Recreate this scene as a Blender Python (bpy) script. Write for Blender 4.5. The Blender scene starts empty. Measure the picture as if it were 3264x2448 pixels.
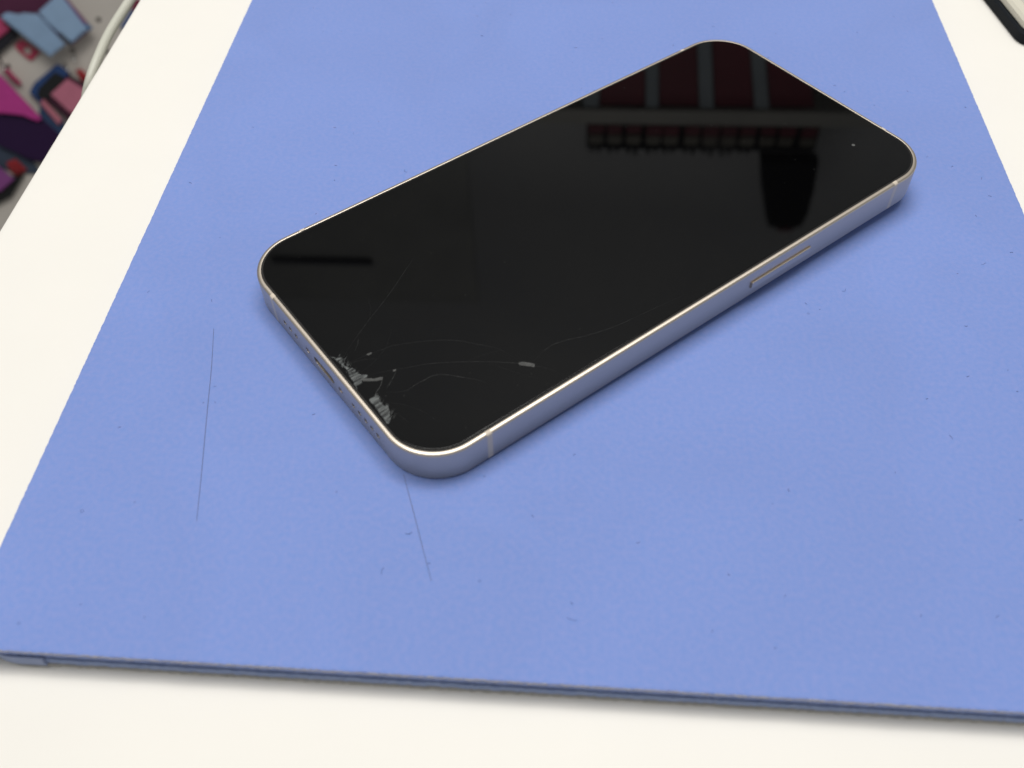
import bpy, bmesh, math, random
from mathutils import Matrix, Vector
random.seed(7)
S = bpy.context.scene
COL = S.collection
MM = 0.001

# ------------------------------------------------------------------ camera
cam = bpy.data.cameras.new('camera')
cam_ob = bpy.data.objects.new('camera', cam)
COL.objects.link(cam_ob)
right = Vector((0.9980820918, 0.0618992419, 0.0007885620))
down = Vector((0.0483121919, -0.7709094415, -0.6351098843))
fwd = Vector((-0.0387049104, 0.6339298990, -0.7724213960))
m = Matrix((right, -down, -fwd)).transposed().to_4x4()
m.translation = Vector((-10.3237, -168.4029, 149.0334)) * MM
cam_ob.matrix_world = m
cam.sensor_fit = 'HORIZONTAL'
cam.sensor_width = 36.0
cam.lens = 36.0 * 3010.42 / 3264.0
cam.clip_start = 0.01
cam.clip_end = 50
cam.dof.use_dof = True
cam.dof.focus_distance = 0.222
cam.dof.aperture_fstop = (cam.lens * MM) / 0.0018      # entrance pupil of about 1.2 mm, as in a phone camera
S.camera = cam_ob

# ------------------------------------------------------------------ light: a shop interior
w = bpy.data.worlds.new('World')
S.world = w
w.use_nodes = True
bg = w.node_tree.nodes['Background']
bg.inputs['Color'].default_value = (0.96, 0.98, 1.0, 1)
bg.inputs['Strength'].default_value = 0.28


def area(name, loc, target, sx, sy, power, col):
    l = bpy.data.lights.new(name, 'AREA')
    l.shape = 'RECTANGLE'
    l.size, l.size_y = sx, sy
    l.energy = power
    l.color = col
    o = bpy.data.objects.new(name, l)
    COL.objects.link(o)
    o.location = loc
    o.rotation_euler = (Vector(target) - Vector(loc)).to_track_quat('-Z', 'Y').to_euler()
    return o


area('ceiling_lamp_key', (0.40, 0.24, 1.30), (0, 0, 0), 0.36, 0.36, 3.4, (1.0, 0.98, 0.945))
area('soft_fill', (-0.24, 0.20, 1.50), (-0.10, 0.08, 0), 1.2, 0.75, 20.5, (1.0, 0.98, 0.945))  # added overhead fill, stands in for the diffuse light of the room
area('wall_fill', (0.1, 0.75, 2.6), (0.0, 1.6, 1.3), 1.6, 0.3, 8.5, (1.0, 0.99, 0.97))  # added light, brightens the wall that the screen mirrors
S.view_settings.view_transform = 'Standard'
S.view_settings.look = 'None'
S.view_settings.exposure = 0.0
S.view_settings.gamma = 1.0


# ------------------------------------------------------------------ helpers
def mat(name, col, rough=0.6, metal=0.0, spec=0.5, noise=0.0, nscale=200.0, col2=None, bump=0.0, bscale=400.0,
        bdist=0.0002, coat=0.0, sheen=0.0, alpha=1.0, detail=4.0):
    M = bpy.data.materials.new(name)
    M.use_nodes = True
    nt = M.node_tree
    b = nt.nodes['Principled BSDF']
    b.inputs['Base Color'].default_value = (*col, 1)
    b.inputs['Roughness'].default_value = rough
    b.inputs['Metallic'].default_value = metal
    b.inputs['Specular IOR Level'].default_value = spec
    b.inputs['Coat Weight'].default_value = coat
    b.inputs['Sheen Weight'].default_value = sheen
    b.inputs['Alpha'].default_value = alpha
    tc = nt.nodes.new('ShaderNodeTexCoord')
    if col2 is not None:
        n = nt.nodes.new('ShaderNodeTexNoise')
        n.inputs['Scale'].default_value = nscale
        n.inputs['Detail'].default_value = detail
        r = nt.nodes.new('ShaderNodeValToRGB')
        r.color_ramp.elements[0].position = 0.5 - noise
        r.color_ramp.elements[1].position = 0.5 + noise
        r.color_ramp.elements[0].color = (*col, 1)
        r.color_ramp.elements[1].color = (*col2, 1)
        nt.links.new(tc.outputs['Object'], n.inputs['Vector'])
        nt.links.new(n.outputs['Fac'], r.inputs['Fac'])
        nt.links.new(r.outputs['Color'], b.inputs['Base Color'])
    if bump > 0:
        n2 = nt.nodes.new('ShaderNodeTexNoise')
        n2.inputs['Scale'].default_value = bscale
        n2.inputs['Detail'].default_value = 3
        bp = nt.nodes.new('ShaderNodeBump')
        bp.inputs['Strength'].default_value = bump
        bp.inputs['Distance'].default_value = bdist
        nt.links.new(tc.outputs['Object'], n2.inputs['Vector'])
        nt.links.new(n2.outputs['Fac'], bp.inputs['Height'])
        nt.links.new(bp.outputs['Normal'], b.inputs['Normal'])
    return M


def obj(name, bm, material, parent=None, smooth=False, loc=None, mtx=None):
    me = bpy.data.meshes.new(name)
    bmesh.ops.recalc_face_normals(bm, faces=bm.faces)
    for v in bm.verts:
        v.co *= MM
    bm.to_mesh(me)
    bm.free()
    me.materials.append(material)
    if smooth:
        for p in me.polygons:
            p.use_smooth = True
        me.set_sharp_from_angle(angle=math.radians(32))
    o = bpy.data.objects.new(name, me)
    COL.objects.link(o)
    if parent:
        o.parent = parent
    if mtx is not None:
        o.matrix_world = mtx
    if loc is not None:
        o.location = Vector(loc) * MM
    return o


def tag(o, label=None, cat=None, group=None, kind=None):
    for k, v in (('label', label), ('category', cat), ('group', group), ('kind', kind)):
        if v:
            o[k] = v
    return o


def empty(name, loc=(0, 0, 0), mtx=None):
    o = bpy.data.objects.new(name, None)
    COL.objects.link(o)
    o.empty_display_size = 0.02
    if mtx is not None:
        o.matrix_world = mtx
    else:
        o.location = Vector(loc) * MM
    return o


def outline(x0, x1, y0, y1, r, seg=14):
    """closed rounded rectangle, counter-clockwise: list of (point, outward normal)"""
    if not isinstance(r, (list, tuple)):
        r = [r] * 4
    res = []
    for (cx, cy, a0), R in zip(((x1 - r[0], y0 + r[0], -90), (x1 - r[1], y1 - r[1], 0), (x0 + r[2], y1 - r[2], 90),
                                (x0 + r[3], y0 + r[3], 180)), r):
        for i in range(seg + 1):
            a = math.radians(a0 + 90 * i / seg)
            res.append((Vector((cx + R * math.cos(a), cy + R * math.sin(a))), Vector((math.cos(a), math.sin(a)))))
    return res


def sweep(bm, path, prof, closed_path=True, closed_prof=True):
    """profile (d inward, z) carried along path of (point, outward normal)"""
    rows = []
    for p, n in path:
        rows.append([bm.verts.new((p.x - n.x * d, p.y - n.y * d, z)) for d, z in prof])
    N, K = len(rows), len(prof)
    for i in range(N if closed_path else N - 1):
        a, b = rows[i], rows[(i + 1) % N]
        for k in range(K if closed_prof else K - 1):
            k2 = (k + 1) % K
            bm.faces.new((a[k], a[k2], b[k2], b[k]))
    if not closed_path:
        bm.faces.new(rows[0])
        bm.faces.new(rows[-1])
    return rows


def plate(bm, path, prof):
    """solid slab: profile from bottom to top, capped"""
    rows = sweep(bm, path, prof, True, False)
    bm.faces.new([r[0] for r in rows])
    bm.faces.new([r[-1] for r in rows])


def prism(bm, poly, z0, z1, bev=0.0):
    lo = [bm.verts.new((x, y, z0)) for x, y in poly]
    hi = [bm.verts.new((x, y, z1)) for x, y in poly]
    n = len(poly)
    f = [bm.faces.new(lo[::-1]), bm.faces.new(hi)]
    for i in range(n):
        f.append(bm.faces.new((lo[i], lo[(i + 1) % n], hi[(i + 1) % n], hi[i])))
    if bev:
        es = list({e for v in hi for e in v.link_edges if e.other_vert(v) in hi})
        bmesh.ops.bevel(bm, geom=es, offset=bev, segments=2, affect='EDGES', clamp_overlap=True)


def box(bm, x0, x1, y0, y1, z0, z1, bev=0.0, seg=2):
    g = bmesh.ops.create_cube(bm, size=1)
    vs = g['verts']
    for v in vs:
        v.co = Vector(((x0 + x1) / 2 + v.co.x * (x1 - x0), (y0 + y1) / 2 + v.co.y * (y1 - y0), (z0 + z1) / 2 + v.co.z * (z1 - z0)))
    if bev:
        es = list({e for v in vs for e in v.link_edges})
        bmesh.ops.bevel(bm, geom=es, offset=bev, segments=seg, affect='EDGES', clamp_overlap=True)


def smooth_path(pts, n=6):
    """Catmull-Rom through points"""
    P = [Vector(p) for p in pts]
    res = []
    for i in range(len(P) - 1):
        p0 = P[max(i - 1, 0)]; p1 = P[i]; p2 = P[i + 1]; p3 = P[min(i + 2, len(P) - 1)]
        for k in range(n):
            t = k / n
            res.append(0.5 * ((2 * p1) + (-p0 + p2) * t + (2 * p0 - 5 * p1 + 4 * p2 - p3) * t * t + (-p0 + 3 * p1 - 3 * p2 + p3) * t ** 3))
    res.append(P[-1])
    return res


def tube(bm, pts, rad, sides=8):
    n = len(pts)
    rr = rad if callable(rad) else (lambda t: rad)
    rows = []
    for i, p in enumerate(pts):
        t = (pts[min(i + 1, n - 1)] - pts[max(i - 1, 0)]).normalized()
        a = t.cross(Vector((0, 0, 1)))
        if a.length < 1e-4:
            a = t.cross(Vector((1, 0, 0)))
        a.normalize()
        b = t.cross(a)
        R = rr(i / (n - 1))
        rows.append([bm.verts.new(p + (a * math.cos(2 * math.pi * k / sides) + b * math.sin(2 * math.pi * k / sides)) * R) for k in range(sides)])
    for i in range(n - 1):
        for k in range(sides):
            k2 = (k + 1) % sides
            bm.faces.new((rows[i][k], rows[i][k2], rows[i + 1][k2], rows[i + 1][k]))
    bm.faces.new(rows[0][::-1])
    bm.faces.new(rows[-1])


# ------------------------------------------------------------------ materials
def mat_felt(name, c1, c2, c3):
    """soft coated mat: fine weave relief, faint blotches of two near hues, sparse darker flecks"""
    M = mat(name, c1, rough=0.72, spec=0.25, noise=0.28, nscale=950, col2=c2, bump=0.35, bscale=2400, bdist=0.00006, sheen=0.22)
    M.node_tree.nodes['Principled BSDF'].inputs['Sheen Roughness'].default_value = 0.45
    nt = M.node_tree
    b = nt.nodes['Principled BSDF']
    base = b.inputs['Base Color'].links[0].from_socket
    tc = nt.nodes['Texture Coordinate']
    v = nt.nodes.new('ShaderNodeTexVoronoi')
    v.inputs['Scale'].default_value = 95
    v.inputs['Randomness'].default_value = 1
    lt = nt.nodes.new('ShaderNodeMath'); lt.operation = 'LESS_THAN'
    wn = nt.nodes.new('ShaderNodeTexWhiteNoise')
    mu = nt.nodes.new('ShaderNodeMath'); mu.operation = 'MULTIPLY'
    nt.links.new(tc.outputs['Object'], v.inputs['Vector'])
    nt.links.new(v.outputs['Position'], wn.inputs['Vector'])
    nt.links.new(wn.outputs['Value'], mu.inputs[0]); mu.inputs[1].default_value = 0.04
    nt.links.new(v.outputs['Distance'], lt.inputs[0]); nt.links.new(mu.outputs[0], lt.inputs[1])
    mx = nt.nodes.new('ShaderNodeMix'); mx.data_type = 'RGBA'
    sc = nt.nodes.new('ShaderNodeMath'); sc.operation = 'MULTIPLY'; sc.inputs[1].default_value = 0.35
    nt.links.new(lt.outputs[0], sc.inputs[0])
    nt.links.new(sc.outputs[0], mx.inputs['Factor'])
    nt.links.new(base, mx.inputs['A'])
    mx.inputs['B'].default_value = (*c3, 1)
    wr = nt.nodes.new('ShaderNodeTexNoise'); wr.inputs['Scale'].default_value = 22; wr.inputs['Detail'].default_value = 5
    wr.inputs['Distortion'].default_value = 0.8
    mr = nt.nodes.new('ShaderNodeMapRange')
    mr.inputs['From Min'].default_value = 0.3; mr.inputs['From Max'].default_value = 0.7
    mr.inputs['To Min'].default_value = 0.962; mr.inputs['To Max'].default_value = 1.028
    nt.links.new(tc.outputs['Object'], wr.inputs['Vector'])
    nt.links.new(wr.outputs['Fac'], mr.inputs['Value'])
    hv = nt.nodes.new('ShaderNodeHueSaturation')
    nt.links.new(mr.outputs['Result'], hv.inputs['Value'])
    nt.links.new(mx.outputs['Result'], hv.inputs['Color'])
    nt.links.new(hv.outputs['Color'], b.inputs['Base Color'])
    return M


M_mat = mat_felt('periwinkle_mat', (0.158, 0.252, 0.572), (0.212, 0.274, 0.578), (0.09, 0.13, 0.31))
M_core = mat('mat_core_foam', (0.215, 0.275, 0.455), rough=0.9, spec=0.2, noise=0.25, nscale=900, col2=(0.28, 0.34, 0.52), bump=0.6, bscale=1500, bdist=0.0003)
M_mid = mat('mat_middle_sheet', (0.16, 0.20, 0.385), rough=0.9, spec=0.2, noise=0.25, nscale=900, col2=(0.205, 0.25, 0.435), bump=0.5, bscale=1500, bdist=0.0003)
M_base = mat('mat_base_shade', (0.38, 0.365, 0.35), rough=0.9, spec=0.2, noise=0.2, nscale=700, col2=(0.46, 0.44, 0.41), bump=0.4, bscale=1200)  # grey-beige paints the soft shade line along the foot of the mat
M_lip = mat('mat_worn_lip', (0.24, 0.245, 0.31), rough=0.9, spec=0.2, noise=0.2, nscale=900, col2=(0.31, 0.30, 0.32))
M_table = mat('white_laminate', (0.795, 0.772, 0.718), rough=0.55, spec=0.25, noise=0.3, nscale=45, col2=(0.815, 0.79, 0.733), bump=0.05, bscale=900, bdist=0.00005)
M_alu = mat('starlight_aluminium', (0.575, 0.512, 0.437), rough=0.43, metal=1.0, bump=0.12, bscale=7000, bdist=0.00001)
M_plastic = mat('antenna_plastic', (0.60, 0.525, 0.43), rough=0.45, spec=0.4, noise=0.2, nscale=900, col2=(0.63, 0.55, 0.45))
M_gasket = mat('black_gasket', (0.012, 0.011, 0.010), rough=0.6, spec=0.3)
M_hole = mat('dark_grille', (0.035, 0.027, 0.02), rough=0.7, spec=0.3)
M_screw = mat('screw_steel', (0.30, 0.22, 0.17), rough=0.4, metal=1.0)
M_lens = mat('camera_lens_glass', (0.01, 0.01, 0.012), rough=0.05)
M_back = mat('back_glass', (0.78, 0.75, 0.69), rough=0.15, coat=0.5)
M_hair = mat('dark_hair', (0.085, 0.09, 0.13), rough=0.5)
M_lint = mat('lint_fibre', (0.12, 0.16, 0.33), rough=0.9)
M_cable = mat('white_cable', (0.50, 0.50, 0.43), rough=0.45, noise=0.3, nscale=120, col2=(0.54, 0.535, 0.46))
M_chrome = mat('chrome', (0.75, 0.75, 0.72), rough=0.2, metal=1.0)
M_board = mat('beige_board', (0.55, 0.51, 0.455), rough=0.7, noise=0.25, nscale=12, col2=(0.60, 0.555, 0.50))
M_floor = mat('grey_floor', (0.24, 0.23, 0.22), rough=0.6, noise=0.25, nscale=25, col2=(0.30, 0.29, 0.27))
M_wall = mat('grey_wall_paint', (0.40, 0.405, 0.42), rough=0.8, noise=0.25, nscale=3, col2=(0.46, 0.46, 0.455))


def mat_glass():
    M = mat('black_front_glass', (0.001, 0.001, 0.0011), rough=0.02, spec=0.5)
    nt = M.node_tree
    b = nt.nodes['Principled BSDF']
    tc = nt.nodes['Texture Coordinate']
    n = nt.nodes.new('ShaderNodeTexNoise')
    n.inputs['Scale'].default_value = 45
    n.inputs['Detail'].default_value = 6
    r = nt.nodes.new('ShaderNodeMapRange')
    r.inputs['From Min'].default_value = 0.35
    r.inputs['From Max'].default_value = 0.75
    r.inputs['To Min'].default_value = 0.005
    r.inputs['To Max'].default_value = 0.035
    nt.links.new(tc.outputs['Object'], n.inputs['Vector'])
    nt.links.new(n.outputs['Fac'], r.inputs['Value'])
    nt.links.new(r.outputs['Result'], b.inputs['Roughness'])
    return M


M_glass = mat_glass()


def mat_shatter():
    """powdered, splintered glass: grey needles running across the chip"""
    M = mat('shattered_glass', (0.05, 0.055, 0.055), rough=0.55, spec=0.5)
    nt = M.node_tree
    b = nt.nodes['Principled BSDF']
    tc = nt.nodes['Texture Coordinate']
    mp = nt.nodes.new('ShaderNodeMapping')
    mp.inputs['Rotation'].default_value = (0, 0, math.radians(-35))
    mp.inputs['Scale'].default_value = (350, 2600, 350)
    n = nt.nodes.new('ShaderNodeTexNoise')
    n.inputs['Scale'].default_value = 1
    n.inputs['Detail'].default_value = 3
    r = nt.nodes.new('ShaderNodeValToRGB')
    r.color_ramp.elements[0].position = 0.35
    r.color_ramp.elements[1].position = 0.68
    r.color_ramp.elements[0].color = (0.022, 0.026, 0.027, 1)
    r.color_ramp.elements[1].color = (0.11, 0.12, 0.118, 1)
    nt.links.new(tc.outputs['Object'], mp.inputs['Vector'])
    nt.links.new(mp.outputs['Vector'], n.inputs['Vector'])
    nt.links.new(n.outputs['Fac'], r.inputs['Fac'])
    nt.links.new(r.outputs['Color'], b.inputs['Base Color'])
    ra = nt.nodes.new('ShaderNodeMapRange')
    ra.inputs['From Min'].default_value = 0.36; ra.inputs['From Max'].default_value = 0.62
    ra.inputs['To Min'].default_value = 0.3; ra.inputs['To Max'].default_value = 0.95
    nt.links.new(n.outputs['Fac'], ra.inputs['Value'])
    nt.links.new(ra.outputs['Result'], b.inputs['Alpha'])
    bp = nt.nodes.new('ShaderNodeBump')
    bp.inputs['Strength'].default_value = 0.6
    bp.inputs['Distance'].default_value = 0.0002
    nt.links.new(n.outputs['Fac'], bp.inputs['Height'])
    nt.links.new(bp.outputs['Normal'], b.inputs['Normal'])
    return M


M_shatter = mat_shatter()
M_crack = mat('crack_edge', (0.05, 0.052, 0.05), rough=0.5)
M_crack_faint = mat('crack_edge_faint', (0.024, 0.024, 0.024), rough=0.5)

# ------------------------------------------------------------------ setting: floor, wall
TZ = -5.6                                                       # table surface, the mat's top is z = 0
bm = bmesh.new()
box(bm, -3500, 3000, -1500, 1700, -1160, -1130)
tag(obj('floor', bm, M_floor), kind='structure')
bm = bmesh.new()
box(bm, -3500, 3000, 1600, 1660, -1130, 2900)
tag(obj('wall', bm, M_wall), kind='structure')

# ------------------------------------------------------------------ counter
ctr = tag(empty('counter', (0, 0, -1130)), 'white laminate counter top that carries the blue mat', 'counter')
bm = bmesh.new()
plate(bm, outline(-146.6, 700, -420, 520, 4), [(0.8, TZ - 28), (0, TZ - 27.2), (0, TZ - 1.4), (0.4, TZ - 0.4), (1.4, TZ)])
o = obj('counter_top', bm, M_table, ctr, smooth=True)
o.matrix_parent_inverse = ctr.matrix_world.inverted()
o.location = (0, 0, 0)
ctr_inv = Matrix.Translation((0, 0, 1.130))
o.matrix_parent_inverse = ctr_inv
bm = bmesh.new()
box(bm, -90, 660, -360, 480, -1130, TZ - 28.3, 2)
o = obj('base_cabinet', bm, M_table, ctr)
o.matrix_parent_inverse = ctr_inv

# ------------------------------------------------------------------ blue mat (about A4), three layers with frayed edges
X0, X1, Y0, Y1 = -107.0, 101.7, -108.5, 189.0


def frayed(x0, x1, y0, y1, r, amp, step=0.6, seg=14):
    base = outline(x0, x1, y0, y1, r, seg)
    res = []
    for i in range(len(base)):
        (p, n), (q, n2) = base[i], base[(i + 1) % len(base)]
        L = (q - p).length
        k = max(1, int(L / step))
        for j in range(k):
            t = j / k
            nn = (n * (1 - t) + n2 * t).normalized()
            res.append((p.lerp(q, t) + nn * random.uniform(-amp, amp), nn))
    return res


pad = tag(empty('desk_mat', (0, 0, TZ)), 'periwinkle blue layered mat lying on the white counter under the phone', 'mat')
inv = Matrix.Translation((0, 0, -TZ * MM))
for nm, mt, path, prof in (
        ('top_sheet', M_mat, frayed(X0, X1, Y0, Y1, [2, 2, 2, 3], 0.06), [(0.25, -1.25), (0.0, -1.1), (0.0, -0.35), (0.12, -0.08), (0.5, 0.0)]),
        ('middle_sheet', M_mid, frayed(X0, X1, Y0, Y1, [6, 6, 6, 8], 0.07), [(0.75, -2.75), (0.45, -2.6), (0.42, -1.55), (0.75, -1.3)]),
        ('foam_core', M_core, frayed(X0, X1, Y0, Y1, [6, 6, 6, 10], 0.09), [(0.6, -4.75), (0.2, -4.6), (0.1, -3.4), (0.15, -3.0), (0.55, -2.8)]),
        ('base_sheet', M_base, frayed(X0, X1, Y0, Y1, [6, 6, 6, 10], 0.09), [(0.5, TZ + 0.01), (0.1, TZ + 0.15), (0.12, -4.95), (0.4, -4.78)])):
    bm = bmesh.new()
    plate(bm, path, prof)
    o = obj(nm, bm, mt, pad)
    o.matrix_parent_inverse = inv
# the worn, fuzzy lip along the front of the top sheet
bm = bmesh.new()
x = X0 + 4
while x < X1 - 3:
    L = random.uniform(0.8, 2.4)
    pts = [Vector((x + L * k / 3, Y0 - random.uniform(-0.05, 0.10), -0.25 + random.uniform(-0.10, 0.18))) for k in range(4)]
    tube(bm, pts, random.uniform(0.10, 0.19), 5)
    x += L * random.uniform(0.55, 1.0)
o = obj('frayed_lip', bm, M_lip, pad)
o.matrix_parent_inverse = inv
o['kind'] = 'stuff'
# loose flap of the core at the front left corner
arc = [pn for pn in outline(X0, X1, Y0, Y1, [6, 6, 6, 10], 40) if pn[0].x < -92.6 and pn[0].y < -99] + [(Vector((-92.6, Y0)), Vector((0, -1)))]
bm = bmesh.new()
sweep(bm, arc, [(-0.28, -4.5), (-0.40, -3.4), (-0.22, -2.0), (0.2, -2.0), (0.2, -4.5)], closed_path=False)
o = obj('loose_flap', bm, mat('flap_foam', (0.25, 0.30, 0.45), rough=0.9, spec=0.2, noise=0.25, nscale=700, col2=(0.29, 0.335, 0.49)), pad)
o.matrix_parent_inverse = inv

# hairs and lint on the mat
H1 = [(-82.6, -34.8), (-80.3, -45.1), (-77.75, -58.3), (-75.0, -72.4), (-73.2, -82.0)]
H2 = [(-36.9, -69.5), (-35.8, -72.6), (-34.0, -77.5), (-31.5, -84.6), (-29.05, -91.4)]
for pts, lab in ((H1, 'long thin dark hair lying on the mat between phone and left edge'),
                 (H2, 'thin dark hair running out from under the lower phone corner')):
    bm = bmesh.new()
    tube(bm, smooth_path([(a, b, 0.09) for a, b in pts], 8), lambda t: 0.024 + 0.018 * math.sin(math.pi * t), 6)
    tag(obj('hair', bm, M_hair, smooth=True), lab, 'hair', 'hairs lying on the blue mat')
bm = bmesh.new()
for i in range(11):
    px, py = random.uniform(X0 + 8, X1 - 6), random.uniform(Y0 + 6, 60)
    a, turn, st = random.uniform(0, 6.28), random.uniform(-0.55, 0.55), random.uniform(0.12, 0.26)
    pts = []
    for k in range(12):
        pts.append(Vector((px, py, 0.09)))
        px += st * math.cos(a); py += st * math.sin(a); a += turn + random.uniform(-0.35, 0.35)
    tube(bm, pts, random.uniform(0.02, 0.035), 4)
for i in range(120):
    px, py = random.uniform(X0 + 4, X1 - 3), random.uniform(Y0 + 3, 120)
    L = random.uniform(0.25, 0.8) * (1.8 if random.random() < 0.1 else 1)
    a = random.uniform(0, 2 * math.pi)
    c = random.uniform(-1.2, 1.2)
    pts = []
    for k in range(5):
        pts.append(Vector((px, py, 0.07)))
        px += math.cos(a) * L / 4; py += math.sin(a) * L / 4; a += c * 0.5
    tube(bm, pts, random.uniform(0.025, 0.055), 4)
tag(obj('lint', bm, M_lint), 'tiny dark fibres of lint scattered over the blue mat', 'lint', kind='stuff')

# ------------------------------------------------------------------ phone
rot = Matrix(((0.7595333259, -0.6503131983, -0.0142081301),
              (0.6501994464, 0.7596662057, -0.0121628874),
              (0.0187031224, 0.0, 0.9998250813))).to_4x4()
rot.translation = Vector((0, 0, 1.372)) * MM
ph = tag(empty('smartphone', mtx=rot), 'black phone with pale gold metal frame and cracked glass, lying on the blue mat', 'phone')
HL, HW, R = 73.35, 35.75, 11.2
FCX, FCY = 61.8, -20.2
GZ = 7.82


def part(name, bm, material, smooth=True, parent=None):
    o = obj(name, bm, material, None, smooth)
    o.parent = parent or ph
    return o


ring = outline(-HL, HL, -HW, HW, R, 24)
FP = [(0.36, 0.0), (0.16, 0.07), (0.04, 0.2), (0, 0.38), (0, 7.10), (0.03, 7.27), (0.12, 7.45), (0.28, 7.58), (0.5, 7.66), (0.86, 7.70),
      (0.97, 7.66), (1.0, 7.55), (1.0, 6.3), (3.2, 6.3), (3.2, 1.0), (1.2, 1.0), (1.2, 0.0)]
bm = bmesh.new()
sweep(bm, ring, FP)
frame = part('frame', bm, M_alu)

# openings along the bottom end are really cut into the frame
ZH = 3.72
HOLES = [16.2, 13.8, 11.4, -11.6, -13.95, -16.25, -18.45, -20.7]
SCREWS = [6.4, -6.75]


def capsule(bm, hw, hh, x0, x1, yc, zc, n=10):
    prof = []
    for i in range(n + 1):
        a = math.pi / 2 - math.pi * i / n
        prof.append((yc + (hw - hh) + hh * math.cos(a), zc + hh * math.sin(a)))
    for i in range(n + 1):
        a = -math.pi / 2 - math.pi * i / n
        prof.append((yc - (hw - hh) + hh * math.cos(a), zc + hh * math.sin(a)))
    a = [bm.verts.new((x0, y, z)) for y, z in prof]
    b = [bm.verts.new((x1, y, z)) for y, z in prof]
    N = len(prof)
    for i in range(N):
        bm.faces.new((a[i], a[(i + 1) % N], b[(i + 1) % N], b[i]))
    bm.faces.new(a[::-1])
    bm.faces.new(b)


bm = bmesh.new()
for y in HOLES:
    capsule(bm, 0.62, 0.60, -HL - 1, -HL + 1.5, y, ZH)
for y in SCREWS:
    capsule(bm, 0.76, 0.74, -HL - 1, -HL + 0.25, y, ZH)
capsule(bm, 4.0, 0.95, -HL - 1, -HL + 2.4, -0.2, ZH)
cut = obj('cutter', bm, M_hole)
cut.parent = ph
md = frame.modifiers.new('cut', 'BOOLEAN')
md.object = cut
md.operation = 'DIFFERENCE'
md.solver = 'EXACT'
bpy.context.view_layer.update()
me = bpy.data.meshes.new_from_object(frame.evaluated_get(bpy.context.evaluated_depsgraph_get()))
frame.modifiers.clear()
frame.data = me
bpy.data.objects.remove(cut)
for p in me.polygons:
    p.use_smooth = True
me.set_sharp_from_angle(angle=math.radians(32))

for y in HOLES:
    bm = bmesh.new()
    capsule(bm, 0.59, 0.57, -HL + 0.75, -HL + 1.4, y, ZH)
    part('speaker_hole', bm, M_hole)
for y in SCREWS:
    bm = bmesh.new()
    for k in range(12):
        pass
    capsule(bm, 0.72, 0.70, -HL + 0.12, -HL + 0.24, y, ZH)
    part('screw', bm, M_screw)
bm = bmesh.new()
capsule(bm, 3.95, 0.9, -HL + 2.0, -HL + 2.35, -0.2, ZH)
port = part('charging_port', bm, mat('port_lining', (0.30, 0.29, 0.25), rough=0.5))
bm = bmesh.new()
box(bm, -HL + 0.6, -HL + 2.0, -3.2, 2.8, ZH - 0.12, ZH + 0.12)
o = obj('contact_tongue', bm, M_gasket)
o.parent = port

# back glass, inner tray, camera bump underneath
bm = bmesh.new()
plate(bm, outline(-HL + 1.22, HL - 1.22, -HW + 1.22, HW - 1.22, R - 1.22, 16), [(0.15, 0.02), (0, 0.1), (0, 0.95)])
part('back_glass', bm, M_back)
bm = bmesh.new()
plate(bm, outline(-HL + 1.01, HL - 1.01, -HW + 1.01, HW - 1.01, R - 1.0, 16), [(0, 6.31), (0, 7.62)])
part('gasket', bm, M_gasket)
bm = bmesh.new()
plate(bm, outline(HL - 34, HL - 6, -HW + 6, -HW + 34, 8, 10), [(0.4, -1.1), (0, -0.7), (0, 0.0)])
bump = part('camera_bump', bm, M_back)
for cx, cy in ((HL - 26.5, -HW + 26.5), (HL - 13.5, -HW + 13.5)):
    bm = bmesh.new()
    bmesh.ops.create_cone(bm, cap_ends=True, segments=28, radius1=5.6, radius2=5.9, depth=1.1, matrix=Matrix.Translation((cx, cy, -1.6 if cx > 55 else -1.5)))
    o = obj('camera_lens', bm, M_lens, None, True)
    o.parent = bump

# antenna bands: pale plastic strips that cross the frame
FB = [(d - 0.006, z + (0.006 if z > 7.5 else 0)) for d, z in FP[2:11]]


def band(along, pos, side, wd=1.15):
    if along == 'x':
        path = [(Vector((pos - wd / 2, side * HW)), Vector((0, side))), (Vector((pos + wd / 2, side * HW)), Vector((0, side)))]
    else:
        path = [(Vector((side * HL, pos - wd / 2)), Vector((side, 0))), (Vector((side * HL, pos + wd / 2)), Vector((side, 0)))]
    bm = bmesh.new()
    sweep(bm, path, FB + [(0.98, 7.1), (0.6, 7.0), (0.6, 0.5)], closed_path=False)
    part('antenna_band', bm, M_plastic)


for a in (('x', -57.9, 1), ('x', 58.1, 1), ('x', -57.8, -1), ('x', 58.7, -1), ('y', 20.9, -1), ('y', -20.4, 1)):
    band(*a)

# side button on the near long side, with the slot it sits in
bm = bmesh.new()
box(bm, 11.32, 30.78, -HW - 0.012, -HW + 0.6, 2.34, 4.86, 1.2, 5)
part('button_slot', bm, mat('slot_edge', (0.50, 0.40, 0.28), rough=0.3, metal=1.0))
bm = bmesh.new()
box(bm, 11.4, 30.7, -HW - 0.42, -HW + 0.9, 2.4, 4.8, 0.42, 4)
part('side_button', bm, M_alu)

# front glass with a rounded edge, slightly proud of the frame
GP = [(0, 7.05), (0, 7.72)]
for i in range(1, 9):
    a = math.radians(90 * i / 8)
    GP.append((0.09 * (1 - math.cos(a)), 7.72 + (GZ - 7.72) * math.sin(a)))
bm = bmesh.new()
plate(bm, outline(-HL + 1.45, HL - 1.45, -HW + 1.45, HW - 1.45, R - 1.45, 24), GP + [(0.12, GZ), (1.2, GZ)])
for f in bm.faces:
    f.tag = len(f.verts) > 4
glass = part('front_glass', bm, M_glass)
for p in glass.data.polygons:
    if len(p.vertices) > 4:
        p.use_smooth = False

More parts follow.
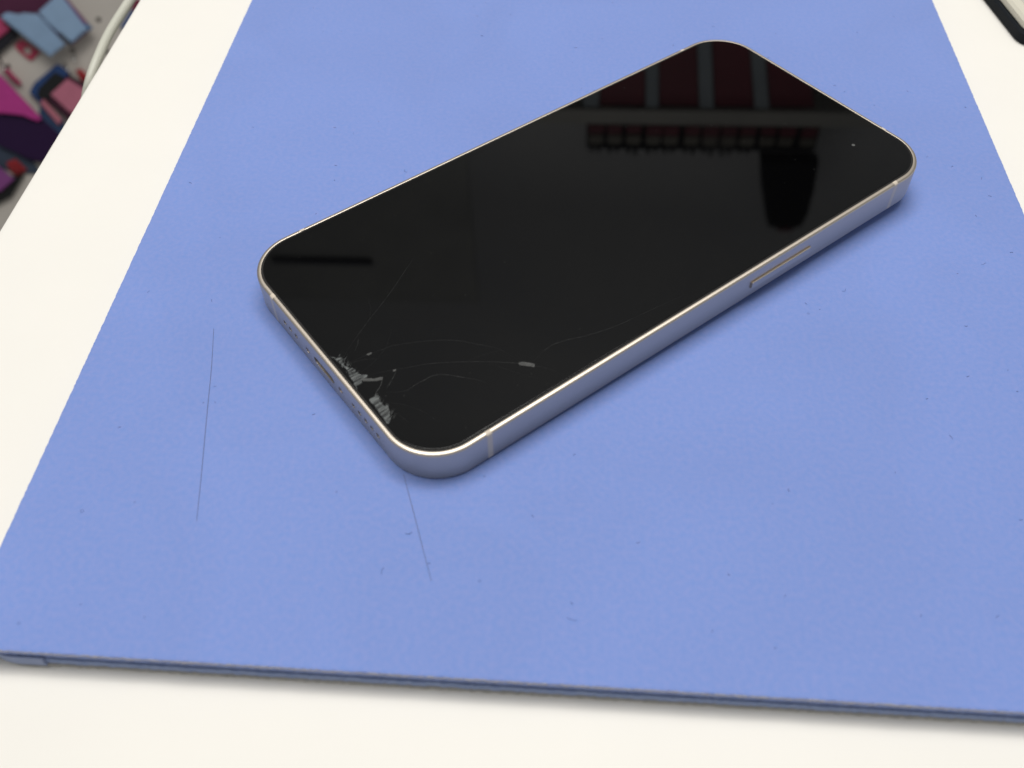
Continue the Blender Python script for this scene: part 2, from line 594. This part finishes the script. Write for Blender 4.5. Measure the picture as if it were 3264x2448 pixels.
CRACK = [
    [(-69.66, -2.93), (-67.17, -1.27), (-64.63, 0.16), (-60.51, 2.44), (-56.49, 4.44), (-51.68, 7.02), (-46.95, 9.87), (-44.89, 11.05), (-42.56, 12.63)],
    [(-67.28, -3.11), (-65.84, -1.83), (-64.85, -0.65)],
    [(-69.46, -4.94), (-67.51, -5.16), (-64.85, -5.54), (-62.76, -6.02), (-60.4, -6.52), (-57.47, -7.83), (-54.48, -9.49), (-51.28, -11.66), (-49.06, -13.65), (-46.85, -16.43), (-44.69, -19.24), (-43.53, -21.83), (-42.91, -25.1)],
    [(-68.62, -9.98), (-66.06, -10.87), (-63.77, -11.8), (-60.96, -13.18), (-57.86, -14.54), (-54.98, -16.25), (-51.3, -18.8), (-47.77, -21.53), (-45.06, -23.88), (-43.26, -25.57), (-41.15, -27.93), (-39.67, -29.99), (-38.63, -31.88), (-38.12, -33.18)],
    [(-67.83, -15.75), (-66.07, -17.03), (-64.24, -17.81), (-62.26, -17.58), (-60.24, -17.71), (-58.68, -17.76), (-57.04, -18.49), (-55.44, -20.05), (-53.67, -22.14), (-52.22, -23.9), (-51.24, -25.55)],
    [(-63.21, -12.16), (-64.17, -13.05), (-65.78, -14.14), (-67.38, -15.04)],
    [(-66.4, -12.24), (-67.14, -13.09), (-68.27, -14.0), (-69.78, -14.77)],
    [(-40.97, -26.97), (-38.11, -26.21), (-35.21, -25.82), (-31.92, -26.6), (-28.58, -27.9), (-21.9, -29.7), (-12.7, -30.8), (-4.8, -31.8)],
]
CRACK += [
    [(-70.6, -5.0), (-68.2, -5.6), (-66.0, -6.6), (-64.3, -7.9)],
    [(-70.2, -8.6), (-67.4, -8.2), (-64.0, -7.2), (-60.8, -5.2), (-58.2, -2.4)],
    [(-69.9, -16.4), (-68.3, -18.6), (-66.2, -21.2), (-64.6, -24.4), (-63.8, -27.6)],
    [(-69.7, -19.6), (-68.8, -21.8), (-68.4, -24.6)],
    [(-47.8, -21.5), (-46.6, -24.2), (-44.9, -27.4), (-42.6, -30.9)],
    [(-51.3, -18.8), (-47.0, -19.6), (-43.2, -20.9)],
    [(-60.5, 2.4), (-58.6, 4.9), (-57.4, 8.0)],
]
CW = [0.036, 0.034, 0.038, 0.04, 0.05, 0.042, 0.06, 0.042, 0.03, 0.022, 0.022, 0.026, 0.02, 0.02, 0.02]


def ribbon(bm, pts, wd, z):
    """a crack edge: a low ridge with uneven width"""
    n = len(pts)
    rows = []
    for i, p in enumerate(pts):
        t = (pts[min(i + 1, n - 1)] - pts[max(i - 1, 0)]).normalized()
        s = Vector((-t.y, t.x, 0))
        k = wd * random.uniform(0.55, 1.35) * min(1, 0.35 + 2.5 * min(i, n - 1 - i) / n)
        rows.append([bm.verts.new(p + s * k + Vector((0, 0, z - 0.012))), bm.verts.new(p + Vector((0, 0, z + 0.02))), bm.verts.new(p - s * k + Vector((0, 0, z - 0.012)))])
    for i in range(n - 1):
        for k in range(2):
            bm.faces.new((rows[i][k], rows[i][k + 1], rows[i + 1][k + 1], rows[i + 1][k]))


for i, (pts, wd) in enumerate(zip(CRACK, CW)):
    bm = bmesh.new()
    ribbon(bm, smooth_path([(a, b, 0) for a, b in pts], 9), wd, GZ + 0.004)
    o = obj('crack', bm, M_crack if i in (1, 5, 6) else M_crack_faint)
    o.parent = glass
CHIP = [
    [(-71.82, -1.02), (-71.09, -2.3), (-70.19, -3.0), (-70.77, -4.65), (-70.39, -6.11), (-69.51, -6.93), (-69.72, -8.25), (-69.28, -9.14), (-68.44, -9.92), (-68.88, -10.36), (-69.77, -9.94), (-70.35, -11.17), (-71.42, -10.79), (-72.0, -12.1), (-71.73, -10.78), (-71.39, -8.32), (-70.94, -5.92), (-71.11, -3.46)],
    [(-71.4, -15.25), (-70.68, -15.24), (-69.64, -15.28), (-69.41, -15.69), (-69.95, -16.81), (-69.97, -17.88), (-69.83, -18.42), (-69.18, -18.4), (-69.69, -19.83), (-70.39, -21.43), (-71.65, -22.57), (-71.65, -21.31), (-71.43, -18.92)],
    [(-69.71, -9.85), (-68.03, -11.38), (-66.29, -12.17), (-66.85, -12.74), (-68.32, -11.84), (-69.96, -10.79)],
    [(-43.26, -25.38), (-42.5, -25.67), (-40.89, -27.59), (-41.42, -28.2), (-42.47, -27.09), (-43.49, -25.94)],
    [(-65.9, -5.2), (-64.7, -5.38), (-64.9, -5.75), (-65.7, -5.6)],
    [(-63.82, -11.88), (-63.13, -12.04), (-63.5, -12.35), (-64.0, -12.2)],
]
M_shatter_dim = mat('splintered_glass_dim', (0.016, 0.017, 0.0165), rough=0.5, noise=0.2, nscale=2500, col2=(0.045, 0.046, 0.043))
for i, poly in enumerate(CHIP):
    # jagged outline, then a fan of facets with uneven heights
    pts = []
    for k in range(len(poly)):
        a, b = Vector(poly[k]), Vector(poly[(k + 1) % len(poly)])
        nn = max(1, int((b - a).length / 0.45))
        for j in range(nn):
            q = a.lerp(b, j / nn)
            if j:
                q += Vector((random.uniform(-0.12, 0.12), random.uniform(-0.12, 0.12)))
            pts.append(q)
    bm = bmesh.new()
    vs = [bm.verts.new((p.x, p.y, GZ + 0.006)) for p in pts]
    f = bm.faces.new(vs)
    bmesh.ops.triangulate(bm, faces=[f])
    bmesh.ops.subdivide_edges(bm, edges=list(bm.edges), cuts=1)
    for v in bm.verts:
        v.co.z += random.uniform(0, 0.05)
    o = obj('glass_chip', bm, M_shatter if i < 2 else M_shatter_dim)
    o.parent = glass
bm = bmesh.new()
bmesh.ops.create_cone(bm, cap_ends=True, segments=16, radius1=0.42, radius2=0.36, depth=0.02, matrix=Matrix.Translation((FCX, FCY, GZ + 0.011)))
part('pale_spot', bm, mat('pale_speck', (0.07, 0.072, 0.07), rough=0.6), parent=glass)  # small pale disc on the glass
# splinters standing along the broken edge, and dust specks on the glass
bm = bmesh.new()
for (x0, y0, n, spread) in ((-70.9, -6.5, 26, 4.5), (-70.6, -18.6, 22, 3.4)):
    for i in range(int(n * 1.6)):
        y = y0 + random.uniform(-spread, spread)
        x = x0 + random.uniform(-0.5, 0.9)
        L = random.uniform(0.5, 1.7)
        a = math.radians(35 + random.uniform(-14, 14))
        d = Vector((math.cos(a), math.sin(a), 0)) * L
        s = Vector((-math.sin(a), math.cos(a), 0)) * random.uniform(0.015, 0.05)
        p = Vector((x, y, GZ + 0.02))
        v = [bm.verts.new(p - s), bm.verts.new(p + s), bm.verts.new(p + d + Vector((0, 0, random.uniform(0.0, 0.08))))]
        bm.faces.new(v)
o = obj('splinters', bm, mat('glass_splinter', (0.09, 0.098, 0.096), rough=0.4))
o.parent = glass
o['kind'] = 'stuff'
bm = bmesh.new()
for i in range(70):
    r_ = random.uniform(0.03, 0.09)
    g = bmesh.ops.create_icosphere(bm, subdivisions=1, radius=r_)
    bmesh.ops.translate(bm, verts=g['verts'], vec=(random.uniform(-71, 71), random.uniform(-33.5, 33.5), GZ + 0.01))
o = obj('dust', bm, mat('dust', (0.10, 0.10, 0.095), rough=0.9))
o.parent = glass
o['kind'] = 'stuff'

# ------------------------------------------------------------------ pale box with black rubber foot at the far right
dv = tag(empty('card_reader', (123.9, 111.75, TZ)), 'pale cream device with a rounded black base at the far right of the counter', 'device')
dv.rotation_euler = (0, 0, math.radians(8.6))
bm = bmesh.new()
plate(bm, outline(0, 78, -14.5, 130, 6, 12), [(0.6, 0), (0, 0.6), (0, 3.0), (0.5, 3.5)])
obj('rubber_base', bm, mat('black_rubber', (0.008, 0.010, 0.013), rough=0.7, spec=0.15), dv, True)
bm = bmesh.new()
sweep(bm, outline(1.2, 76.8, -13.3, 128.8, 5.4, 12), [(0.3, 3.5), (0, 3.8), (0, 5.4), (0.8, 6.2), (3.4, 6.2), (4.0, 5.8), (4.2, 3.5)])
obj('raised_rim', bm, mat('cream_plastic', (0.62, 0.59, 0.49), rough=0.4, noise=0.2, nscale=60, col2=(0.65, 0.62, 0.52)), dv, True)
bm = bmesh.new()
plate(bm, outline(5.2, 72.8, -9.3, 124.8, 3, 10), [(0, 3.5), (0, 5.0), (0.5, 5.3)])
obj('top_panel', bm, mat('grey_cream_plastic', (0.46, 0.45, 0.39), rough=0.5, noise=0.2, nscale=60, col2=(0.50, 0.49, 0.42)), dv, True)

# ------------------------------------------------------------------ cable hanging beside the counter
CAB = [(-147.2, 255.7, -6.0), (-150.2, 167.7, -8.0), (-152.2, 114.9, -9.0), (-153.2, 97.3, -10.0), (-153.0, 85.3, -11.0), (-153.5, 78.4, -13.0), (-154.5, 74.7, -16.0), (-156.7, 73.8, -21.0), (-163.3, 80.2, -32.0), (-175.7, 95.1, -52.0), (-176.7, 91.1, -140), (-181.7, 89.1, -420)]
bm = bmesh.new()
tube(bm, smooth_path(CAB, 10), 1.45, 14)
tag(obj('cable', bm, M_cable, smooth=True), 'white round cable hanging down beside the left counter edge', 'cable')

# ------------------------------------------------------------------ display board with phone cases, low beside the counter
BN = Vector((0.4689, -0.7428, 0.4778)).normalized()
BU = Vector((0.8456, 0.5338, 0.0)).normalized()
BV = BN.cross(BU)
BM = Matrix((BU, BV, BN)).transposed().to_4x4()
BM.translation = Vector((-948.2, 1317.3, -806.5)) * MM
board = tag(empty('display_board', mtx=BM), 'beige peg board sloping back, hung with phone cases beside the counter', 'display board')
bm = bmesh.new()
box(bm, -520, 420, -360, 520, -18, 0, 2)
o = obj('panel', bm, M_board); o.parent = board
for (hx, hy) in ((112, 48), (106, -8), (49, 9), (160, 110), (-64, 10)):
    bm = bmesh.new()
    sweep(bm, [(Vector((hx + 3.4 * math.cos(a), hy + 3.4 * math.sin(a))), Vector((math.cos(a), math.sin(a)))) for a in [2 * math.pi * k / 16 for k in range(16)]],
          [(-0.9, 0.05), (-0.6, 0.5), (0.1, 0.5), (0.3, 0.05)])
    bmesh.ops.create_circle(bm, cap_ends=True, segments=16, radius=3.3, matrix=Matrix.Translation((hx, hy, 0.12)))
    o = obj('peg_hole', bm, M_hole); o.parent = board


def onboard(name, label, cat, group=None):
    return tag(empty(name, mtx=BM.copy()), label, cat, group)


def cp(name, poly, z0, z1, col, root, bev=1.2, rough=0.5, col2=None):
    bm = bmesh.new()
    prism(bm, poly, z0 * 1.7, z1 * 1.7, bev * 1.8)
    m_ = mat(name + '_' + root.name.replace('.', '_'), col, rough=rough, spec=0.2, noise=0.25, nscale=60, col2=col2 or tuple(c * 1.12 for c in col))
    o = obj(name, bm, m_)
    o.parent = root
    return o


G = 'phone cases hung on the peg board'
BLUE = (0.255, 0.375, 0.54)
t = onboard('phone_case', 'light blue folding wallet case hung open in two panels', 'phone case', G)
cp('back_cover', [(52, 100), (73, 94), (95, 36), (49, 17), (20, 60)], 14, 18, (0.17, 0.055, 0.16), t)
cp('cover_panel', [(20, 82), (55, 99), (67, 97), (86, 36), (50, 20), (26, 62)], 19, 25, BLUE, t, 1.5)
cp('cover_panel', [(-41, 87), (-36, 91), (-28, 93), (-12, 85.5), (-3, 83), (8, 82), (17.5, 79.5), (41, 21), (9, 8)], 19, 26, (0.24, 0.355, 0.515), t, 1.5)
cp('strap', [(36, 41), (40, 42), (52, 21), (47, 18)], 20, 27.2, (0.04, 0.05, 0.075), t, 0.6)
cp('corner_lining', [(82, 44), (90, 47), (96, 36), (86, 33)], 15, 20, (0.07, 0.13, 0.25), t, 0.6)
t = onboard('phone_case', 'dark maroon case hanging behind and above the light blue one', 'phone case', G)
cp('body', [(-120, 170), (60, 150), (56, 97), (20, 76), (8, 70), (-28, 78), (-60, 92)], 4, 13, (0.075, 0.012, 0.042), t)
t = onboard('phone_case', 'crimson pink case with black lower edge, left of the light blue one', 'phone case', G)
cp('body', [(-43, 92), (-34, 67), (-95, 43), (-110, 85)], 6, 13, (0.42, 0.055, 0.14), t)
cp('lower_edge', [(-33, 70), (-24, 54), (-72, 32), (-100, 40)], 3, 9, (0.012, 0.012, 0.018), t)
t = onboard('hang_tag', 'red paper hang tag with a round hole, below the light blue case', 'tag')
bm = bmesh.new()
circ = [(Vector((-23 + 6.2 * math.cos(a), 27 + 6.2 * math.sin(a)))) for a in [2 * math.pi * k / 20 for k in range(20)]]
quad = [(-25, 49), (-3, 20), (-25, 8), (-42, 38)]


def ray_quad(c, a):
    d = Vector((math.cos(a), math.sin(a)))
    best = 1e9
    for i in range(4):
        p, q = Vector(quad[i]), Vector(quad[(i + 1) % 4])
        e = q - p
        den = d.x * e.y - d.y * e.x
        if abs(den) < 1e-9:
            continue
        w_ = p - c
        tt = (w_.x * e.y - w_.y * e.x) / den
        uu = (w_.x * d.y - w_.y * d.x) / den
        if tt > 0 and -1e-6 <= uu <= 1 + 1e-6:
            best = min(best, tt)
    return c + d * best


cc = Vector((-23, 27))
outr = [ray_quad(cc, 2 * math.pi * k / 20) for k in range(20)]
for z0 in (3.0, 4.2):
    a = [bm.verts.new((p.x, p.y, z0)) for p in circ]
    b = [bm.verts.new((p.x, p.y, z0)) for p in outr]
    for k in range(20):
        bm.faces.new((a[k], a[(k + 1) % 20], b[(k + 1) % 20], b[k]))
o = obj('card', bm, mat('red_card', (0.36, 0.02, 0.065), rough=0.5, noise=0.2, nscale=80, col2=(0.40, 0.025, 0.07))); o.parent = t

HG = 'chrome hooks of the peg board'
for k, (pts, lab) in enumerate(((((49, 9, 0), (48.5, 2, 26), (47, -5, 34), (44, -7, 44)), 'chrome hook just below the light blue case'),
                                (((28, -6, 0), (29, -16, 26), (29, -20, 34), (28, -20, 42)), 'chrome hook tip above the navy case'),
                                (((-72, 33, 0), (-71, 20, 20), (-70, 12, 30), (-69, 8, 38)), 'chrome hook left of the red hang tag'))):
    bm = bmesh.new()
    tube(bm, smooth_path(pts, 5), 2.3, 8)
    g = bmesh.ops.create_icosphere(bm, subdivisions=2, radius=3.4, matrix=Matrix.Translation(pts[-1]))
    o = obj('hook', bm, M_chrome, smooth=True)
    o.matrix_world = BM
    tag(o, lab, 'hook', HG)

t = onboard('phone_case', 'navy blue case with pink insert, half hidden by the counter edge', 'phone case', G)
cp('shell', [(15, -6), (22, -12), (30, -27), (23, -36), (-20, -60), (-38, -64), (-48, -40), (-34, -27)], 4, 10, (0.022, 0.055, 0.165), t, 2)
cp('black_liner', [(6, -18), (18, -30), (4, -52), (-15, -60), (-33, -58), (-38, -49), (-30, -37)], 9, 13, (0.010, 0.011, 0.012), t, 1)
cp('maroon_frame', [(26, -28), (70, -75), (40, -140), (-2, -108), (-28, -55), (-10, -50)], 9, 12, (0.045, 0.010, 0.025), t, 1)
cp('pink_insert', [(22, -34), (50, -68), (18, -104), (3, -90), (-16, -52)], 13, 16, (0.46, 0.15, 0.215), t, 1)
cp('pink_strip', [(-30, -56), (-38, -62), (-24, -105), (-14, -99)], 13, 16, (0.43, 0.145, 0.19), t, 1)
cp('blue_backing', [(-36, -58), (-12, -100), (-20, -150), (-45, -130), (-52, -88)], 2, 7, (0.035, 0.065, 0.14), t, 1)
t = onboard('phone_case', 'magenta case with curved lower edge over a deep purple pouch', 'phone case', G)
cp('flap', [(-80, -1), (-47, -83), (-48, -88), (-54, -90), (-64, -81), (-73, -73), (-87, -64), (-110, -60), (-140, -40), (-125, 20)], 12, 17, (0.43, 0.04, 0.23), t, 1.5)
cp('pouch', [(-135, -45), (-75, -60), (-47, -84), (-33, -112), (-16, -150), (-52, -178), (-98, -148), (-125, -112), (-150, -90)], 3, 11, (0.018, 0.003, 0.036), t, 2)
t = onboard('phone_case', 'mauve case at the lower end of the board, with black under edge', 'phone case', G)
cp('body', [(-150, -140), (-131, -174), (-162, -188), (-215, -170), (-190, -130)], 8, 15, (0.20, 0.055, 0.20), t)
cp('under_edge', [(-132, -170), (-113, -172), (-150, -203), (-215, -215), (-215, -180), (-162, -190)], 2, 8, (0.014, 0.014, 0.014), t)
cp('slate_backing', [(-165, -88), (-118, -108), (-92, -146), (-84, -182), (-126, -166), (-172, -128)], 1.2, 2.9, (0.04, 0.055, 0.085), t, 0.5)
t = onboard('phone_case', 'narrow blue and wine striped case seen between cable and counter edge', 'phone case', G)
cp('wine_end', [(182, 64), (205, 66), (225, 40), (180, 42), (172, 52)], 4, 12, (0.16, 0.012, 0.04), t)
cp('blue_side', [(172, 51), (184, 40), (200, 10), (150, 14), (143, 28)], 4, 10, (0.035, 0.075, 0.21), t)

CG = 'small clips on the peg board'
for pts, lab, c in (([(41, -24), (50, -24), (58, -39), (51, -49), (43, -44)], 'small red clip right of the navy case', (0.42, 0.03, 0.04)),
                    ([(-74, 9), (-65, 8), (-58, -11), (-53, -22), (-61, -24), (-68, -10)], 'small pink clip above the magenta case', (0.48, 0.05, 0.15)),
                    ([(-133, -144), (-116, -142), (-106, -165), (-124, -173), (-132, -162)], 'small red clip beside the mauve case', (0.30, 0.025, 0.03))):
    t = onboard('clip', lab, 'clip', CG)
    xs = sum(p[0] for p in pts) / len(pts); ys = sum(p[1] for p in pts) / len(pts)
    cp('jaw', pts, 3, 8, c, t, 1.5)
    cp('lever', [(xs + (x - xs) * 0.55, ys + (y - ys) * 0.55) for x, y in pts], 8.2, 14, tuple(q * 0.75 for q in c), t, 1.2)

# ------------------------------------------------------------------ what the dark screen mirrors: fittings on the wall beyond the counter
RG = 'dark red panels mirrored in the screen'
PR = (0.11, 0.004, 0.016)
M_red = mat('dark_red_panel', PR, rough=0.6, noise=0.2, nscale=8, col2=(0.14, 0.006, 0.022))
M_post = mat('slate_post', (0.20, 0.235, 0.265), rough=0.6, noise=0.2, nscale=10, col2=(0.24, 0.275, 0.30))
M_rack = mat('black_rack', (0.004, 0.005, 0.007), rough=0.8, spec=0.1)
M_olive = mat('olive_grey_box', (0.16, 0.15, 0.12), rough=0.6)
LEAN = lambda x: 0.075 + (x - 130) * 0.0007                    # the fittings fan out a little towards the top


def slab(x0, x1, y0, y1, z0=700, z1=1051):
    bm = bmesh.new()
    prism(bm, [(x0 - LEAN(x0) * (z1 - z0), z0), (x1 - LEAN(x1) * (z1 - z0), z0), (x1, z1), (x0, z1)], 0, y1 - y0, 1)
    bmesh.ops.rotate(bm, verts=bm.verts, matrix=Matrix.Rotation(math.radians(90), 3, 'X'))
    bmesh.ops.translate(bm, verts=bm.verts, vec=(0, y1, 0))
    return bm


for x0, x1, lab in ((38, 131, 'leftmost dark red panel mirrored in the screen'), (161, 241, 'second dark red panel from the left in the mirrored row'),
                    (274, 353, 'third dark red panel from the left in the mirrored row'), (386, 475, 'rightmost dark red panel mirrored in the screen')):
    tag(obj('wall_panel', slab(x0, x1, 1502, 1512), M_red), lab, 'panel', RG)
for x0, x1, lab in ((4, 36, 'grey post left of all the red panels, mirrored in the screen'), (133, 159, 'first grey post between the red panels, mirrored in the screen'),
                    (243, 272, 'middle grey post between the red panels, mirrored in the screen'), (355, 384, 'last grey post between the red panels, mirrored in the screen')):
    tag(obj('post', slab(x0, x1, 1495, 1525), M_post), lab, 'post', 'grey posts mirrored in the screen')
bm = bmesh.new()
box(bm, -420, 900, 1490, 1599, 1052, 1090, 2)
tag(obj('beam', bm, mat('grey_beam', (0.30, 0.295, 0.27), rough=0.6, noise=0.2, nscale=10, col2=(0.34, 0.33, 0.30))), 'grey horizontal beam above the red panels, mirrored in the screen', 'beam')
rk = tag(empty('display_rack', (14, 1500, 1090.2)), 'long black rack of small boxes above the beam, mirrored in the screen', 'rack')
bm = bmesh.new()
box(bm, 0, 486, 4, 90, 0, 76, 4)
obj('rack_body', bm, M_rack, rk)
n = 12
for i in range(n):
    xa = 4 + i * 40.0 + random.uniform(-3, 3)
    bm = bmesh.new()
    box(bm, xa, xa + random.uniform(28, 34), -8, 3, 3, random.uniform(24, 29), 2)
    obj('red_box', bm, M_red, rk)
    bm = bmesh.new()
    box(bm, xa + 1, xa + 32, -7, 3, 29, 54, 3)
    obj('grey_box', bm, M_olive, rk)
    for q in range(2):
        if 4 <= xa + 8 + q * 15 <= 370:
            bm = bmesh.new()
            hgt = random.uniform(3, 13)
            box(bm, xa + 5 + q * 15, xa + 12 + q * 15, 2, 14, 77, 77 + hgt, 1.5)
            obj('peg', bm, M_rack, rk)
bg_ = tag(empty('tall_black_case', (440, 1500, 1164)), 'tall tapered black case standing at the rack end, mirrored in the screen', 'case')
bm = bmesh.new()
prism(bm, [(-57, -3), (64, -3), (70, 70), (72, 140), (66, 176), (52, 184), (16, 186), (-6, 182), (-18, 156), (-40, 80)], 0, 36, 4)
o = obj('case_body', bm, M_rack, bg_)
o.rotation_euler = (math.radians(90), 0, 0)
bm = bmesh.new()
prism(bm, [(8, 180), (48, 180), (44, 188), (16, 188)], 37, 40, 1)
o = obj('red_tag', bm, M_red, bg_)
o.rotation_euler = (math.radians(90), 0, 0)
bm = bmesh.new()
box(bm, -800, -532, 1582, 1599, 1597, 1617, 3)
tag(obj('dark_bar', bm, mat('dark_bar_paint', (0.075, 0.08, 0.095), rough=0.7)), 'thin dark bar on the wall, mirrored at the near left of the screen', 'bar')
bm = bmesh.new()
box(bm, -980, -262, 1592, 1599, 1225, 1760, 1)
tag(obj('poster', bm, mat('pale_notice', (0.42, 0.42, 0.40), rough=0.7, noise=0.25, nscale=9, col2=(0.35, 0.35, 0.34))), 'pale notice on the wall, mirrored faintly at the left of the screen', 'poster')
